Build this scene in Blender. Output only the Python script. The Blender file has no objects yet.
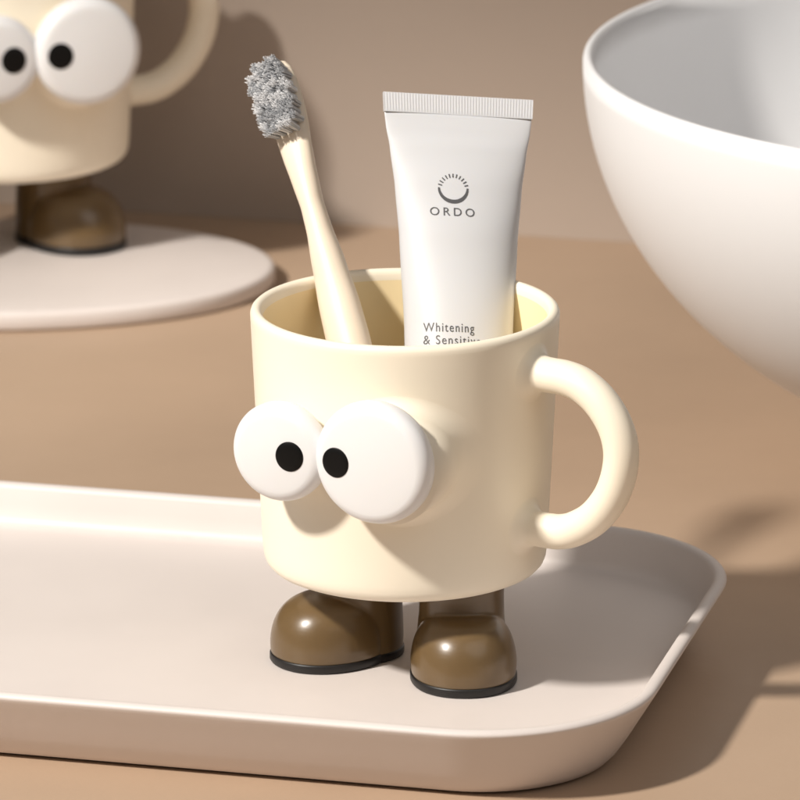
import bpy, bmesh, math, random
from mathutils import Vector, Matrix
random.seed(4)
S = 0.01                      # everything below is written in centimetres
scn = bpy.context.scene
COL = scn.collection
R_ = math.radians

# ------------------------------------------------------------------ camera
FPX = 6000.0
TH = R_(16.1)
F = Vector((0, math.cos(TH), -math.sin(TH)))
UP = Vector((0, math.sin(TH), math.cos(TH)))
RT = Vector((1, 0, 0))
Z0 = 1.0                      # height of the tray floor
ZR = 2.2                      # height of the tray rim
def ray(px, py):
    return F + RT*((px-400)/FPX) + UP*((400-py)/FPX)
CAM = Vector((0, 0, Z0)) - ray(405, 657)*165.0
def P(px, py, z):
    d = ray(px, py)
    return CAM + d*((z-CAM.z)/d.z)
def PPL(px, py, p0, n):
    d = ray(px, py)
    return CAM + d*((p0-CAM).dot(n)/d.dot(n))

cd = bpy.data.cameras.new('camera'); cam = bpy.data.objects.new('camera', cd); COL.objects.link(cam)
cam.location = CAM*S
cam.rotation_euler = (math.pi/2-TH, 0, 0)
cd.sensor_width = 36; cd.lens = 36*FPX/800
cd.clip_start = 0.05; cd.clip_end = 60
cd.dof.use_dof = True; cd.dof.focus_distance = 1.615; cd.dof.aperture_fstop = 30
scn.camera = cam

# ------------------------------------------------------------------ materials
def mat(name, col, rough=0.4, noise=None, bump=0.0, bscale=400, coat=0.0, spec=0.5, sss=0.0, rvar=0.0, sscale=.003):
    m = bpy.data.materials.new(name); m.use_nodes = True
    nt = m.node_tree; b = nt.nodes['Principled BSDF']
    b.inputs['Base Color'].default_value = (*col, 1)
    b.inputs['Roughness'].default_value = rough
    b.inputs['Specular IOR Level'].default_value = spec
    b.inputs['Coat Weight'].default_value = coat
    b.inputs['Coat Roughness'].default_value = 0.22
    if sss:
        b.inputs['Subsurface Weight'].default_value = sss
        b.inputs['Subsurface Radius'].default_value = (1, .7, .38)
        b.inputs['Subsurface Scale'].default_value = sscale
    tc = nt.nodes.new('ShaderNodeTexCoord')
    if noise:
        sc, amt = noise
        n = nt.nodes.new('ShaderNodeTexNoise'); n.inputs['Scale'].default_value = sc; n.inputs['Detail'].default_value = 6
        nt.links.new(tc.outputs['Object'], n.inputs['Vector'])
        r = nt.nodes.new('ShaderNodeValToRGB')
        r.color_ramp.elements[0].position = .3; r.color_ramp.elements[1].position = .7
        r.color_ramp.elements[0].color = (*[c*(1-amt) for c in col], 1)
        r.color_ramp.elements[1].color = (*[min(1, c*(1+amt)) for c in col], 1)
        nt.links.new(n.outputs['Fac'], r.inputs['Fac']); nt.links.new(r.outputs['Color'], b.inputs['Base Color'])
    if rvar:
        n3 = nt.nodes.new('ShaderNodeTexNoise'); n3.inputs['Scale'].default_value = 60; n3.inputs['Detail'].default_value = 5
        nt.links.new(tc.outputs['Object'], n3.inputs['Vector'])
        mr = nt.nodes.new('ShaderNodeMapRange'); mr.inputs['To Min'].default_value = rough-rvar; mr.inputs['To Max'].default_value = rough+rvar
        nt.links.new(n3.outputs['Fac'], mr.inputs['Value']); nt.links.new(mr.outputs['Result'], b.inputs['Roughness'])
    if bump:
        n2 = nt.nodes.new('ShaderNodeTexNoise'); n2.inputs['Scale'].default_value = bscale; n2.inputs['Detail'].default_value = 4
        nt.links.new(tc.outputs['Object'], n2.inputs['Vector'])
        bp = nt.nodes.new('ShaderNodeBump'); bp.inputs['Strength'].default_value = bump; bp.inputs['Distance'].default_value = 0.0005
        nt.links.new(n2.outputs['Fac'], bp.inputs['Height']); nt.links.new(bp.outputs['Normal'], b.inputs['Normal'])
    return m
M_cream = mat('cream_ceramic', (.96, .875, .72), .42, noise=(25, .010), bump=.03, bscale=250, rvar=.05)
M_inner_bounce = mat('cream_inside_bounce', (.98, .81, .50), .38, noise=(25, .010), bump=.03, bscale=250, rvar=.05)  # same cream deepened to gold: warm light bouncing inside the mug, put into the colour
M_white = mat('white_glaze', (.82, .82, .83), .36, bump=.02, bscale=200, sss=.08)
M_black = mat('black_paint', (.004, .004, .004), .4, spec=.2)
M_boot = mat('brown_glaze', (.130, .080, .032), .33, noise=(60, .035), coat=.45, rvar=.03)
M_sole = mat('black_sole', (.008, .007, .007), .45)
M_tray = mat('tray_stoneware', (.69, .63, .60), .46, noise=(30, .02), bump=.05, bscale=350, rvar=.07)
M_bowl = mat('bowl_ceramic', (.85, .855, .87), .48, bump=.03, bscale=120)
M_table = mat('table_tan', (.44, .315, .22), .5, noise=(9, .06), bump=.10, bscale=500, rvar=.06)
M_wall = mat('wall_plaster', (.45, .37, .31), .8, noise=(6, .03), bump=.15, bscale=300)
M_tube = mat('tube_plastic', (.64, .645, .665), .45, bump=.03, bscale=150, sss=.1)
M_ink = mat('grey_ink', (.08, .08, .085), .5)
M_brush = mat('brush_cream', (.80, .685, .55), .45, noise=(80, .03), sss=.1)
M_br1 = mat('bristle_white', (.84, .84, .85), .6)
M_br2 = mat('bristle_grey', (.54, .55, .57), .6)

# ------------------------------------------------------------------ helpers
def obj(name, bm, m, parent=None, smooth=True, mats=None):
    me = bpy.data.meshes.new(name)
    bmesh.ops.recalc_face_normals(bm, faces=bm.faces[:])
    bm.to_mesh(me); bm.free()
    me.transform(Matrix.Scale(S, 4))
    for mm in (mats or [m]): me.materials.append(mm)
    if smooth:
        me.polygons.foreach_set('use_smooth', [True]*len(me.polygons))
    o = bpy.data.objects.new(name, me); COL.objects.link(o)
    if parent: o.parent = parent
    return o
def tag(o, label, cat, group=None):
    o['label'] = label; o['category'] = cat
    if group: o['group'] = group
    return o
def empty(name, loc, rz=0):
    o = bpy.data.objects.new(name, None); COL.objects.link(o)
    o.location = Vector(loc)*S; o.rotation_euler = (0, 0, rz); o.empty_display_size = .01
    return o
def fuse(o, voxel, it):
    """melt intersecting shells of one mesh into one skin"""
    m = o.modifiers.new('r', 'REMESH'); m.mode = 'VOXEL'; m.voxel_size = voxel*S; m.use_smooth_shade = True
    s = o.modifiers.new('s', 'SMOOTH'); s.iterations = it; s.factor = .5
    dg = bpy.context.evaluated_depsgraph_get()
    me = bpy.data.meshes.new_from_object(o.evaluated_get(dg))
    old = o.data; mt = old.materials[0]; nm = old.name
    o.modifiers.clear(); o.data = me; bpy.data.meshes.remove(old); me.name = nm
    me.materials.clear(); me.materials.append(mt)
    me.polygons.foreach_set('use_smooth', [True]*len(me.polygons))
    me.polygons.foreach_set('material_index', [0]*len(me.polygons))
def loft(bm, rings, cap0=False, cap1=False, closed=True):
    vs = [[bm.verts.new(p) for p in r] for r in rings]
    n = len(rings[0])
    for a, b in zip(vs, vs[1:]):
        for i in range(n if closed else n-1):
            j = (i+1) % n
            bm.faces.new((a[i], a[j], b[j], b[i]))
    if cap0: bm.faces.new(vs[0])
    if cap1: bm.faces.new(vs[-1])
    return vs
def lathe(bm, prof, n=128, M=None):
    rings = []
    for r, z in prof:
        r = max(r, 1e-3)
        rg = [Vector((r*math.cos(2*math.pi*i/n), r*math.sin(2*math.pi*i/n), z)) for i in range(n)]
        rings.append([M @ p for p in rg] if M else rg)
    return loft(bm, rings, True, True)
def catmull(pts, sub):
    pts = [Vector(p) for p in pts]; out = []
    q = [2*pts[0]-pts[1]]+pts+[2*pts[-1]-pts[-2]]
    for i in range(1, len(q)-2):
        for k in range(sub):
            t = k/sub; a, b, c, d = q[i-1:i+3]
            out.append(.5*((2*b)+(c-a)*t+(2*a-5*b+4*c-d)*t*t+(3*b-a-3*c+d)*t**3))
    out.append(pts[-1]); return out
def interp(tab, x):
    if x <= tab[0][0]: return tab[0][1]
    for (a, fa), (b, fb) in zip(tab, tab[1:]):
        if x <= b:
            t = (x-a)/(b-a); t = t*t*(3-2*t)*.35+t*.65
            return fa+(fb-fa)*t
    return tab[-1][1]

# ------------------------------------------------------------------ setting
A = P(0, 203, 0); B = P(640, 243, 0)
wu = (B-A).normalized(); wn = Vector((wu.y, -wu.x, 0))       # wn points to the camera side
def slab(corners, z0, z1):
    bm = bmesh.new()
    lo = [bm.verts.new((c.x, c.y, z0)) for c in corners]; hi = [bm.verts.new((c.x, c.y, z1)) for c in corners]
    bm.faces.new(lo); bm.faces.new(hi)
    for i in range(len(corners)):
        j = (i+1) % len(corners); bm.faces.new((lo[i], lo[j], hi[j], hi[i]))
    return bm
tb = obj('table', slab([A-wu*120, A+wu*160, A+wu*160+wn*170, A-wu*120+wn*170], -4, 0), M_table, smooth=False)
tb['kind'] = 'structure'
wl = obj('wall', slab([A-wu*120-wn*.02, A+wu*160-wn*.02, A+wu*160-wn*8, A-wu*120-wn*8], -4, 90), M_wall, smooth=False)
wl['kind'] = 'structure'

# ------------------------------------------------------------------ tray
p0 = P(4, 480, ZR); p1 = P(600, 524, ZR)
tu = (p1-p0).normalized(); tv = Vector((tu.y, -tu.x, 0))       # tv toward camera
BR = P(756, 535, ZR)
FR = P(575, 742, ZR)
Wt = (FR-BR).dot(tv); Lt = 38.0
ctr = BR - tu*(Lt/2) + tv*(Wt/2)
def rrect(inset, z, rad, n=18):
    hx, hy = Lt/2-inset, Wt/2-inset; r = max(rad-inset, .3); out = []
    for cx, cy, a0 in ((1, 1, 0), (-1, 1, 90), (-1, -1, 180), (1, -1, 270)):
        for k in range(n+1):
            a = R_(a0+90*k/n)
            out.append(Vector((cx*(hx-r)+r*math.cos(a), cy*(hy-r)+r*math.sin(a), z)))
    return out
bm = bmesh.new(); CR = 4.8
prof = [(1.8, 0), (1.5, .02), (1.26, .12), (1.05, .34), (.78, .75), (.50, 1.22), (.20, 1.72), (.06, 1.95), (.012, 2.04), (0, 2.08), (.012, 2.12), (.05, 2.165), (.11, 2.195), (.19, 2.205), (.27, 2.195), (.335, 2.165), (.38, 2.11), (.41, 2.04),
        (.52, 1.62), (.62, 1.28), (.70, 1.13), (.82, 1.045), (1.0, 1.008), (1.22, 1.0), (1.9, 1.0)]
loft(bm, [rrect(i, z, CR) for i, z in prof], True, True)
tray = obj('tray', bm, M_tray)
tray.location = Vector((ctr.x, ctr.y, 0))*S; tray.rotation_euler = (0, 0, math.atan2(tu.y, tu.x))
tag(tray, 'large pale rounded rectangular tray with raised rim under the front mug', 'tray')

# ------------------------------------------------------------------ mug
RB = lambda z: 3.86+(z-2.72)*(4.2-3.86)/7.28
def make_mug():
    root = empty('mug', (0, 0, Z0), R_(-25))
    bm = bmesh.new()
    prof = [(0, 2.72), (2, 2.72), (3.35, 2.72), (3.55, 2.74), (3.70, 2.81), (3.80, 2.92), (3.855, 3.06), (3.88, 3.25)]
    prof += [(RB(z), z) for z in (3.6, 4.5, 5.5, 6.5, 7.5, 8.5, 9.3, 9.72)]
    prof += [(4.19, 9.84), (4.16, 9.93), (4.10, 9.985), (4.03, 10.0), (3.96, 9.985), (3.905, 9.93), (3.875, 9.84), (3.86, 9.7)]
    ni = len(prof)-1
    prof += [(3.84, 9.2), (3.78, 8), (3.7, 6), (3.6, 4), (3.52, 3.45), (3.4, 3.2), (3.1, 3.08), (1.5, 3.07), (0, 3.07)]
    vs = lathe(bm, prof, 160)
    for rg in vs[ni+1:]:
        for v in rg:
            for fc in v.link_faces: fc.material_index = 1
    obj('body', bm, None, root, mats=[M_cream, M_inner_bounce])
    # handle: a tube whose two ends flare tangentially into the wall
    hd = Vector((math.sin(R_(82)), -math.cos(R_(82)), 0)); side = hd.cross(Vector((0, 0, 1))).normalized()
    ro = .475; rho = .40; K = 40
    angs = [2*math.pi*k/K for k in range(K)]
    def wall_ring(zc, gap, r, sg):
        rg = []
        for a in angs:
            u, z = r*1.04*math.cos(a), zc+sg*r*math.sin(a)
            d = math.sqrt(max(RB(z)**2-u*u, .1))+gap
            rg.append(hd*d+side*u+Vector((0, 0, z)))
        return rg
    zt, zb = 8.77, 4.42
    rings = []
    th = [90, 80, 70, 60, 50, 40, 30, 18, 6]
    for t in th: rings.append(wall_ring(zt, rho*(1-math.sin(R_(t)))-.006, ro+rho*(1-math.cos(R_(t))), 1))
    pts = [(4.68, zt), (5.15, 8.76), (5.66, 8.63), (6.2, 8.27), (6.64, 7.70), (6.84, 7.05), (6.78, 6.34), (6.50, 5.63), (6.0, 5.00), (5.4, 4.60), (4.95, 4.45), (4.62, zb)]
    path = catmull([hd*r+Vector((0, 0, z)) for r, z in pts], 7); N = len(path)
    for i, p in enumerate(path):
        t = (path[min(i+1, N-1)]-path[max(i-1, 0)]).normalized()
        if i == 0: t = hd
        if i == N-1: t = -hd
        nn = side.cross(t)
        rings.append([p+side*(ro*1.04*math.cos(a))+nn*(ro*math.sin(a)) for a in angs])
    sgn = 1 if side.cross(hd).z > 0 else -1
    for t in reversed(th): rings.append(wall_ring(zb, rho*(1-math.sin(R_(t)))-.006, ro+rho*(1-math.cos(R_(t))), -1))
    if sgn < 0:
        for L in (rings[:9], rings[-9:]):
            for rg in L:
                rg[:] = [rg[(-k) % K] for k in range(K)]
    bm = bmesh.new(); loft(bm, rings)
    obj('handle', bm, M_cream, root)
    # eyes
    for ex, ez, Re, pox, poy, yf in ((1.37, 7.08, 1.67, -.95, 0, -5.30), (-1.47, 6.98, 1.36, .46, .04, -5.12)):
        th = .90; er = .38
        Mx = Matrix.Translation((ex, yf, ez)) @ Matrix.Rotation(R_(90), 4, 'X')     # local z -> -y
        dome = lambda r: .0 - .13*(r/Re)**2
        prof = [(0, -th), (Re*.6, -th)]
        for k in range(0, 7):
            a = R_(-90+k*15); prof.append((Re-.36+.36*math.cos(a), -th+.36+.36*math.sin(a)))
        zt_ = dome(Re-er)
        for k in range(1, 13):
            a = R_(k*6.7); prof.append((Re-er+er*math.cos(a), zt_-er+er*math.sin(a)))
        for k in range(1, 9):
            r = (Re-er+.04)*(1-k/8); prof.append((r, dome(r)))
        bm = bmesh.new(); lathe(bm, prof, 96, Mx)
        eye = obj('eye', bm, M_white, root)
        bm = bmesh.new(); rp = .395; rings = []
        for r, dz in ((rp, -.03), (rp, .012), (rp*.96, .022), (rp*.6, .024), (rp*.02, .024)):
            rg = []
            for k in range(48):
                a = 2*math.pi*k/48; x = pox+r*math.cos(a); y = poy-.02+r*1.04*math.sin(a)
                rg.append(Mx @ Vector((x, y, dome(math.hypot(x, y))+dz)))
            rings.append(rg)
        loft(bm, rings, False, True)
        obj('pupil', bm, M_black, eye)
        # mount: a short stalk that flows into the wall
        bm = bmesh.new(); rings = []; Kn = 96; R0 = Re*.89; rh = .42; sx, sz = .20, -.27
        if ex < 0: R0 = Re*.66; rh = .35; sx, sz = 0, -.12
        def mring(r, gap=None):
            rg = []
            for k in range(Kn):
                a = 2*math.pi*k/Kn; x = ex+sx+r*math.cos(a); z = ez+sz+r*math.sin(a)
                if gap is None: y = yf+th-.20
                else: y = -math.sqrt(max(RB(z)**2-x*x, .2))-gap
                rg.append(Vector((x, y, z)))
            return rg
        rings.append(mring(R0))
        for t in (0, 10, 20, 30, 40, 50, 60, 68, 76, 84, 90):
            rings.append(mring(R0+rh*(1-math.cos(R_(t))), rh*(1-math.sin(R_(t)))-.006))
        loft(bm, rings, True, False)
        obj('eye_mount', bm, M_cream, root)
    # boots: an upright shaft with a bulging toe cap in front of it
    for ax, ay, az in ((-1.36, -.08, -32), (1.80, -.22, 28)):
        Mb = Matrix.Translation((ax, ay, 0)) @ Matrix.Rotation(R_(az-90), 4, 'Z')
        def ell(cx, hl, w, z, n=64, e=.94):
            rg = []
            for k in range(n):
                a = 2*math.pi*k/n; c, s = math.cos(a), math.sin(a)
                rg.append(Mb @ Vector((cx+hl*math.copysign(abs(c)**e, c), w*math.copysign(abs(s)**e, s), z)))
            return rg
        bm = bmesh.new()
        loft(bm, [ell(*q) for q in ((.02, 1.20, 1.22, .2), (.02, 1.22, 1.24, .5), (.01, 1.20, 1.22, 1.0), (-.01, 1.16, 1.17, 1.6), (-.02, 1.15, 1.16, 2.2), (-.02, 1.20, 1.2, 2.95))], True, True)
        rings = [ell(.98, 1.60, 1.40, .2), ell(.98, 1.64, 1.43, .32)]
        h = 1.66
        for k in range(1, 19):
            t = k/18*math.pi/2; zz = .42+(h-.22)*math.sin(t)**.92; sc = math.cos(t)**.56 if k < 18 else .02
            rings.append(ell(.98-.24*(1-sc), 1.65*sc, 1.45*sc, zz))
        loft(bm, rings, True, True)
        bt = obj('boot', bm, M_boot, root); fuse(bt, .045, 3)
        bm = bmesh.new()
        for cx, hl, w, hz in ((.98, 1.66, 1.455, .27), (.02, 1.24, 1.255, .257)):
            loft(bm, [ell(cx, hl-i, w-i, z) for i, z in ((.10, .001*hz), (.03, .02), (0, .07), (0, hz-.05), (.02, hz-.005), (.10, hz))], True, True)
        obj('sole', bm, M_sole, bt)
    return root
mug = make_mug()
tag(mug, 'front cream mug with bulging white eyes and brown boots holding a toothbrush and a tube', 'mug', 'cream mugs with eyes and boots')
def copy_tree(o, parent=None):
    c = o.copy(); COL.objects.link(c)
    if parent: c.parent = parent
    for ch in list(o.children): copy_tree(ch, c)
    return c
PZ = .7
mug2 = copy_tree(mug)
q = P(7, 241, PZ); mug2.location = q*S; mug2.rotation_euler = (0, 0, R_(18.5)); mug2.scale = (1.11,)*3
for ch in mug2.children:
    if ch.name.startswith('boot'): ch.location.x -= .0030
    if ch.name.startswith('handle'): ch.rotation_euler.z = R_(15)
tag(mug2, 'rear cream mug with bulging eyes and boots standing on the oval plate by the wall', 'mug', 'cream mugs with eyes and boots')

# ------------------------------------------------------------------ oval plate
c = P(275, 264, PZ)
bm = bmesh.new(); n = 128
a_, b_ = 9.6, 6.4
rings = []
for ins, z in ((.22, 0), (.08, .04), (0, .14), (0, .54), (.04, .62), (.12, .68), (.24, PZ), (2, PZ)):
    rings.append([Vector(((a_-ins)*math.cos(2*math.pi*k/n), (b_-ins)*math.sin(2*math.pi*k/n), z)) for k in range(n)])
loft(bm, rings, True, True)
pl = obj('plate', bm, M_tray)
pl.location = Vector((c.x-a_, c.y, 0))*S
tag(pl, 'flat oval plate at the back left under the second mug', 'plate')

# ------------------------------------------------------------------ bowl
cz = 12.4
for _ in range(5):
    bc = P(1083, 63, cz); Rb = 500*(bc-CAM).dot(F)/FPX; cz = .80*Rb+.1
bm = bmesh.new(); prof = [(0, 0), (4.6, 0), (4.9, .06)]
H = cz
for k in range(9, 46):
    a = R_(90-k*2)
    r, z = Rb*math.cos(a), H-.8*Rb*math.sin(a)
    if r > 5.0 and z > .08: prof.append((r, z))
prof += [(Rb, H), (Rb-.02, H+.10), (Rb-.08, H+.18), (Rb-.16, H+.21), (Rb-.25, H+.18), (Rb-.31, H+.10), (Rb-.34, H)]
for k in range(45, -1, -2):
    a = R_(90-k*2); prof.append(((Rb-.34)*math.cos(a), H-(.8*Rb-.6)*math.sin(a)))
lathe(bm, prof, 220)
bw = obj('bowl', bm, M_bowl); bw.location = Vector((bc.x, bc.y, 0))*S
tag(bw, 'big round white bowl standing on the table at the right', 'bowl')

# ------------------------------------------------------------------ toothpaste tube
tz = Vector((0, 0, Z0))
bot = Vector((1.48, -.45, 3.15))+tz
kk = (2.55-(-.45))/(10-3.15)
pn = Vector((0, 1, -kk)).normalized()
top = PPL(458, 97, bot, pn)
axd = (bot-top); Ltube = axd.length; axd.normalize()
wd = Vector((math.cos(R_(8)), math.sin(R_(8)), 0)); wd = (wd-axd*wd.dot(axd)).normalized()
nd = wd.cross(axd).normalized()
if nd.y > 0: nd = -nd
wd = (wd*math.cos(R_(2.0))+axd*math.sin(R_(2.0))).normalized()
root = empty('toothpaste_tube', bot)
tag(root, 'white toothpaste tube with grey lettering standing upside down in the front mug', 'toothpaste tube')
HW = [(0, 2.07), (.51, 2.05), (.9, 2.01), (1.5, 1.90), (2.6, 1.76), (4, 1.64), (6.5, 1.50), (9, 1.44), (Ltube-1.2, 1.42)]
HT = [(0, .07), (.51, .075), (1.0, .16), (1.5, .29), (2.6, .50), (4, .74), (6.5, 1.05), (9, 1.3), (Ltube-1.2, 1.40)]
def tube_pt(s, ang):
    w, t = interp(HW, s), interp(HT, s)
    c_, s_ = math.cos(ang), math.sin(ang)
    return top+axd*s+wd*(w*c_)+nd*(t*s_) - bot
def tube_front(u, s, off=.012):
    w, t = interp(HW, s), interp(HT, s)
    return top+axd*s+wd*u+nd*(t*math.sqrt(max(0, 1-(u/w)**2))+off) - bot
bm = bmesh.new(); rings = []
NS = 90
for i in range(NS+1):
    s = .48+(Ltube-1.2-.48)*i/NS
    rings.append([tube_pt(s, 2*math.pi*k/72) for k in range(72)])
for ds, f in ((.12, .93), (.2, .8), (.26, .5)):
    cpt = top+axd*(Ltube-1.2+ds)-bot
    rings.append([cpt+(p-(top+axd*(Ltube-1.2)-bot))*f for p in rings[NS]])
loft(bm, rings, True, True)
obj('tube_body', bm, M_tube, root)
bm = bmesh.new()   # cap
rings = []
for ds, r in ((-.95, .9), (-.93, 1.0), (-.1, 1.1), (-.02, 1.05)):
    cpt = axd*ds
    rings.append([cpt+wd*(r*math.cos(2*math.pi*k/40))+nd*(r*math.sin(2*math.pi*k/40)) for k in range(40)])
loft(bm, rings, True, True)
obj('cap', bm, M_tube, root)
bm = bmesh.new(); n = 260   # crimp with fine ridges
fr = []
for s, am in ((-.02, .0), (.0, .005), (.08, .008), (.42, .008), (.48, .004), (.52, 0)):
    rw = []
    for k in range(n+1):
        u = -1+2*k/n; w = interp(HW, max(s, 0))+.012
        rd = am*(.5+.5*math.cos(k*math.pi/2.5)) if s < .62 else 0
        rw.append((u*w, s, .085+rd))
    fr.append(rw)
def cp(q, sg): return top+axd*q[1]+wd*q[0]+nd*(q[2]*sg) - bot
front = [[bm.verts.new(cp(q, 1)) for q in rw] for rw in fr]
back = [[bm.verts.new(cp(q, -1)) for q in rw] for rw in fr]
for G in (front, back):
    for a, b in zip(G, G[1:]):
        for i in range(n): bm.faces.new((a[i], a[i+1], b[i+1], b[i]))
for i in range(n):
    bm.faces.new((front[0][i], front[0][i+1], back[0][i+1], back[0][i])); bm.faces.new((front[-1][i], front[-1][i+1], back[-1][i+1], back[-1][i]))
for a in range(len(fr)-1):
    for e in (0, n): bm.faces.new((front[a][e], front[a+1][e], back[a+1][e], back[a][e]))
obj('crimped_seal', bm, M_tube, root, smooth=False)
def lettering(name, txt, u, s, size, spacing=1.0, align='CENTER', width=None, bold=0.0):
    cu = bpy.data.curves.new('t', 'FONT'); cu.body = txt; cu.size = 1; cu.align_x = align; cu.space_character = spacing; cu.resolution_u = 6; cu.offset = bold
    o = bpy.data.objects.new('t', cu); COL.objects.link(o)
    dg = bpy.context.evaluated_depsgraph_get()
    me = bpy.data.meshes.new_from_object(o.evaluated_get(dg))
    bpy.data.objects.remove(o)
    xs = [v.co.x for v in me.vertices]; k = size
    if width: k = width/(max(xs)-min(xs))
    xo = min(xs) if align == 'LEFT' else (min(xs)+max(xs))/2
    bm = bmesh.new(); bm.from_mesh(me); bpy.data.meshes.remove(me)
    bmesh.ops.triangulate(bm, faces=bm.faces[:])
    for v in bm.verts: v.co = tube_front(u+(v.co.x-xo)*k, s-v.co.y*size)
    return obj(name, bm, M_ink, root, smooth=False)
lettering('lettering', 'ORDO', -.25, 3.43, .33, 1.45, width=1.22)
lettering('lettering', 'Whitening', -1.08, 6.70, .36, 1.2, 'LEFT', width=1.36)
lettering('lettering', '& Sensitive', -1.08, 7.05, .36, 1.2, 'LEFT', width=1.54)
bm = bmesh.new(); cu_, cs_ = -.21, 2.66
def arc(a0, a1, r0, r1, k):
    prev = None
    for i in range(k+1):
        f = i/k; a = R_(a0+(a1-a0)*f); th_ = (r1-r0)*(.45+.55*math.sin(math.pi*f))
        pp = [bm.verts.new(tube_front(cu_+r*math.cos(a), cs_-r*math.sin(a))) for r in (r1-th_, r1)]
        if prev: bm.faces.new((prev[0], prev[1], pp[1], pp[0]))
        prev = pp
arc(176, 364, .31, .42, 44)
for i in range(11):
    a = R_(16+148*i/10); da = .048
    q4 = [(.32, a-da), (.43, a-da*.8), (.43, a+da*.8), (.32, a+da)]
    bm.faces.new([bm.verts.new(tube_front(cu_+r*math.cos(x), cs_-r*math.sin(x))) for r, x in q4])
obj('emblem', bm, M_ink, root, smooth=False)

# ------------------------------------------------------------------ toothbrush
b0 = Vector((0.0, -2.2, 3.35))+tz
bn = Vector((0, 1, -.755)).normalized()
pix = [(273, 64), (281, 88), (289, 117), (297, 151), (308, 190), (321, 235), (333, 280), (347, 335), (362, 395), (380, 470)]
pts = [PPL(x, y, b0, bn) for x, y in pix]+[b0]
base = pts[-1].copy()
path = catmull([p-base for p in pts], 14)
cum = [0]
for a, b in zip(path, path[1:]): cum.append(cum[-1]+(b-a).length)
tdir0 = Vector((-.30, -.95, 0))
BW = [(0, .22), (.12, .40), (.35, .50), (.8, .55), (1.6, .55), (2.1, .52), (2.7, .46), (3.6, .38), (4.4, .32), (5.2, .35), (6.2, .46), (7.5, .57), (8.5, .60), (12, .58), (14.5, .5), (15.6, .3)]
BT = [(0, .12), (.12, .19), (.35, .22), (2.0, .24), (2.7, .30), (3.6, .33), (4.6, .34), (6, .43), (8, .5), (12, .5), (14.5, .42), (15.6, .25)]
def frame(i):
    L = (path[min(i+1, len(path)-1)]-path[max(i-1, 0)]).normalized()
    T = (tdir0-L*tdir0.dot(L)).normalized(); return L, T, L.cross(T)
root = empty('toothbrush', base)
tag(root, 'cream toothbrush with grey and white bristles leaning left in the front mug', 'toothbrush')
bm = bmesh.new(); rings = []
for i, p in enumerate(path):
    L, T, W = frame(i); w, t = interp(BW, cum[i]), interp(BT, cum[i])
    rings.append([p+W*(w*math.copysign(abs(math.cos(a))**.85, math.cos(a)))+T*(t*math.copysign(abs(math.sin(a))**.85, math.sin(a))) for a in [2*math.pi*k/32 for k in range(32)]])
loft(bm, rings, True, True)
obj('brush_handle', bm, M_brush, root)
def at_s(s):
    for i in range(len(cum)-1):
        if cum[i+1] >= s:
            f = (s-cum[i])/(cum[i+1]-cum[i]); return path[i].lerp(path[i+1], f), frame(i)
bm = bmesh.new()
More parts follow.
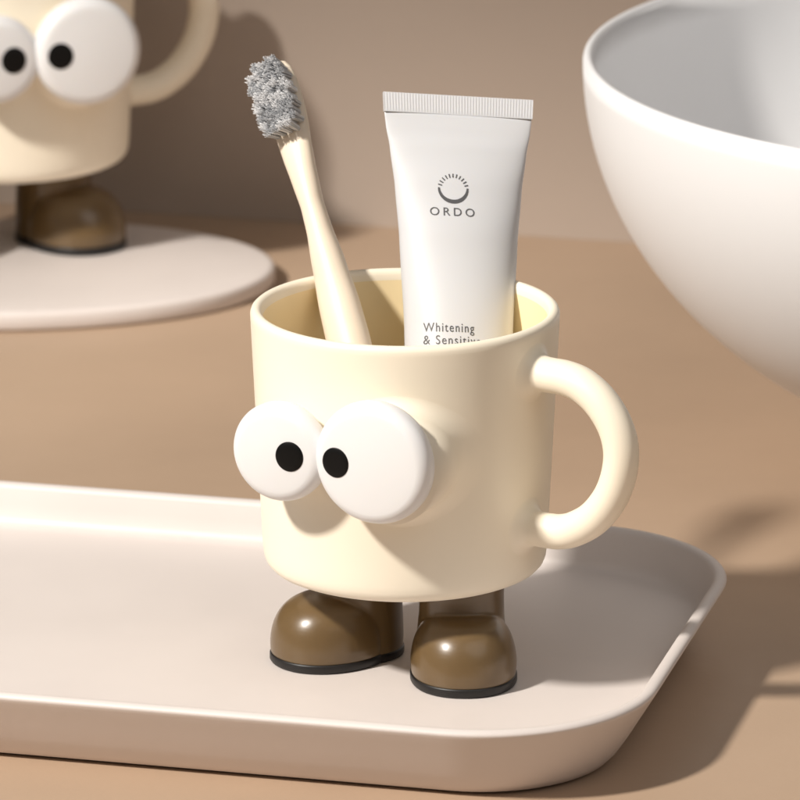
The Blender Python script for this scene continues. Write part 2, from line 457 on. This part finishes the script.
for r in range(10):
    s = .21+r*.222
    p, (L, T, W) = at_s(s)
    ww = interp(BW, s)
    cols = 5 if 0 < r < 9 else 4
    for cidx in range(cols):
        u = (cidx-(cols-1)/2)*(2*ww*.86/4.2)+(.03 if r % 2 else -.03)
        mi = 1 if random.random() < .45 else 0
        lean = (random.uniform(-.05, .05), random.uniform(-.05, .05)); tl = random.uniform(-.05, .05)
        for h in range(30):
            q_ = (h+.5)/30; rr = .092*math.sqrt(q_); aa = h*2.39996+random.random()*.6
            o0 = p+W*(u+rr*.8*math.cos(aa))+L*(rr*.8*math.sin(aa))+T*(interp(BT, s)-.05)
            fl = .75
            ln = .70+tl+random.uniform(-.035, .035)-.06*q_
            dW = rr*math.cos(aa)*fl+u*.10+lean[0]; dL = rr*math.sin(aa)*fl+lean[1]
            th = .015; rs = []
            for f_, tw in ((0, 1), (.6, 1), (.94, 1.0), (1.0, .5)):
                cc = o0+T*(ln*f_)+W*(dW*f_*f_)+L*(dL*f_*f_)
                rs.append([cc+W*(th*tw*math.cos(k*1.2566))+L*(th*tw*math.sin(k*1.2566)) for k in range(5)])
            vs = loft(bm, rs, False, True)
            m2 = mi if random.random() < .85 else 1-mi
            for rg in vs[1:]:
                for v in rg:
                    for fc in v.link_faces: fc.material_index = m2
bs = obj('bristles', bm, None, root, smooth=True, mats=[M_br1, M_br2])

# ------------------------------------------------------------------ light
def aim(o, loc, target):
    o.location = Vector(loc)*S; o.rotation_euler = (Vector(target)-Vector(loc)).to_track_quat('-Z', 'Y').to_euler()
def area(name, loc, target, size, power, col):
    l = bpy.data.lights.new(name, 'AREA'); l.shape = 'DISK'; l.size = size; l.energy = power; l.color = col
    o = bpy.data.objects.new(name, l); COL.objects.link(o); aim(o, loc, target); return o
def spot(name, loc, target, half, blend, power, rad, col):
    l = bpy.data.lights.new(name, 'SPOT'); l.spot_size = R_(2*half); l.spot_blend = blend; l.energy = power; l.color = col; l.shadow_soft_size = rad
    o = bpy.data.objects.new(name, l); COL.objects.link(o); aim(o, loc, target); return o
tgt = Vector((2, 15, 5))
az, el = R_(52), R_(42)
KL = tgt+Vector((-math.sin(az)*math.cos(el), -math.cos(az)*math.cos(el), math.sin(el)))*220
spot('key_lamp', KL, (3, 1, 2), 12.2, .55, 255, .09, (1, .945, .87))
spot('added_wall_spot', KL, P(60, 130, 6), 3.4, .5, 190, .09, (1, .945, .87))  # added narrow spot, no real fixture: makes the light patch on the left wall
area('fill_lamp', (80, -110, 150), (0, 10, 0), 1.6, 5.8, (1, .955, .91))
w = bpy.data.worlds.new('World'); scn.world = w; w.use_nodes = True
bg = w.node_tree.nodes['Background']; bg.inputs['Color'].default_value = (1, .955, .92, 1); bg.inputs['Strength'].default_value = .18
scn.view_settings.view_transform = 'Standard'; scn.view_settings.look = 'None'; scn.view_settings.exposure = 0
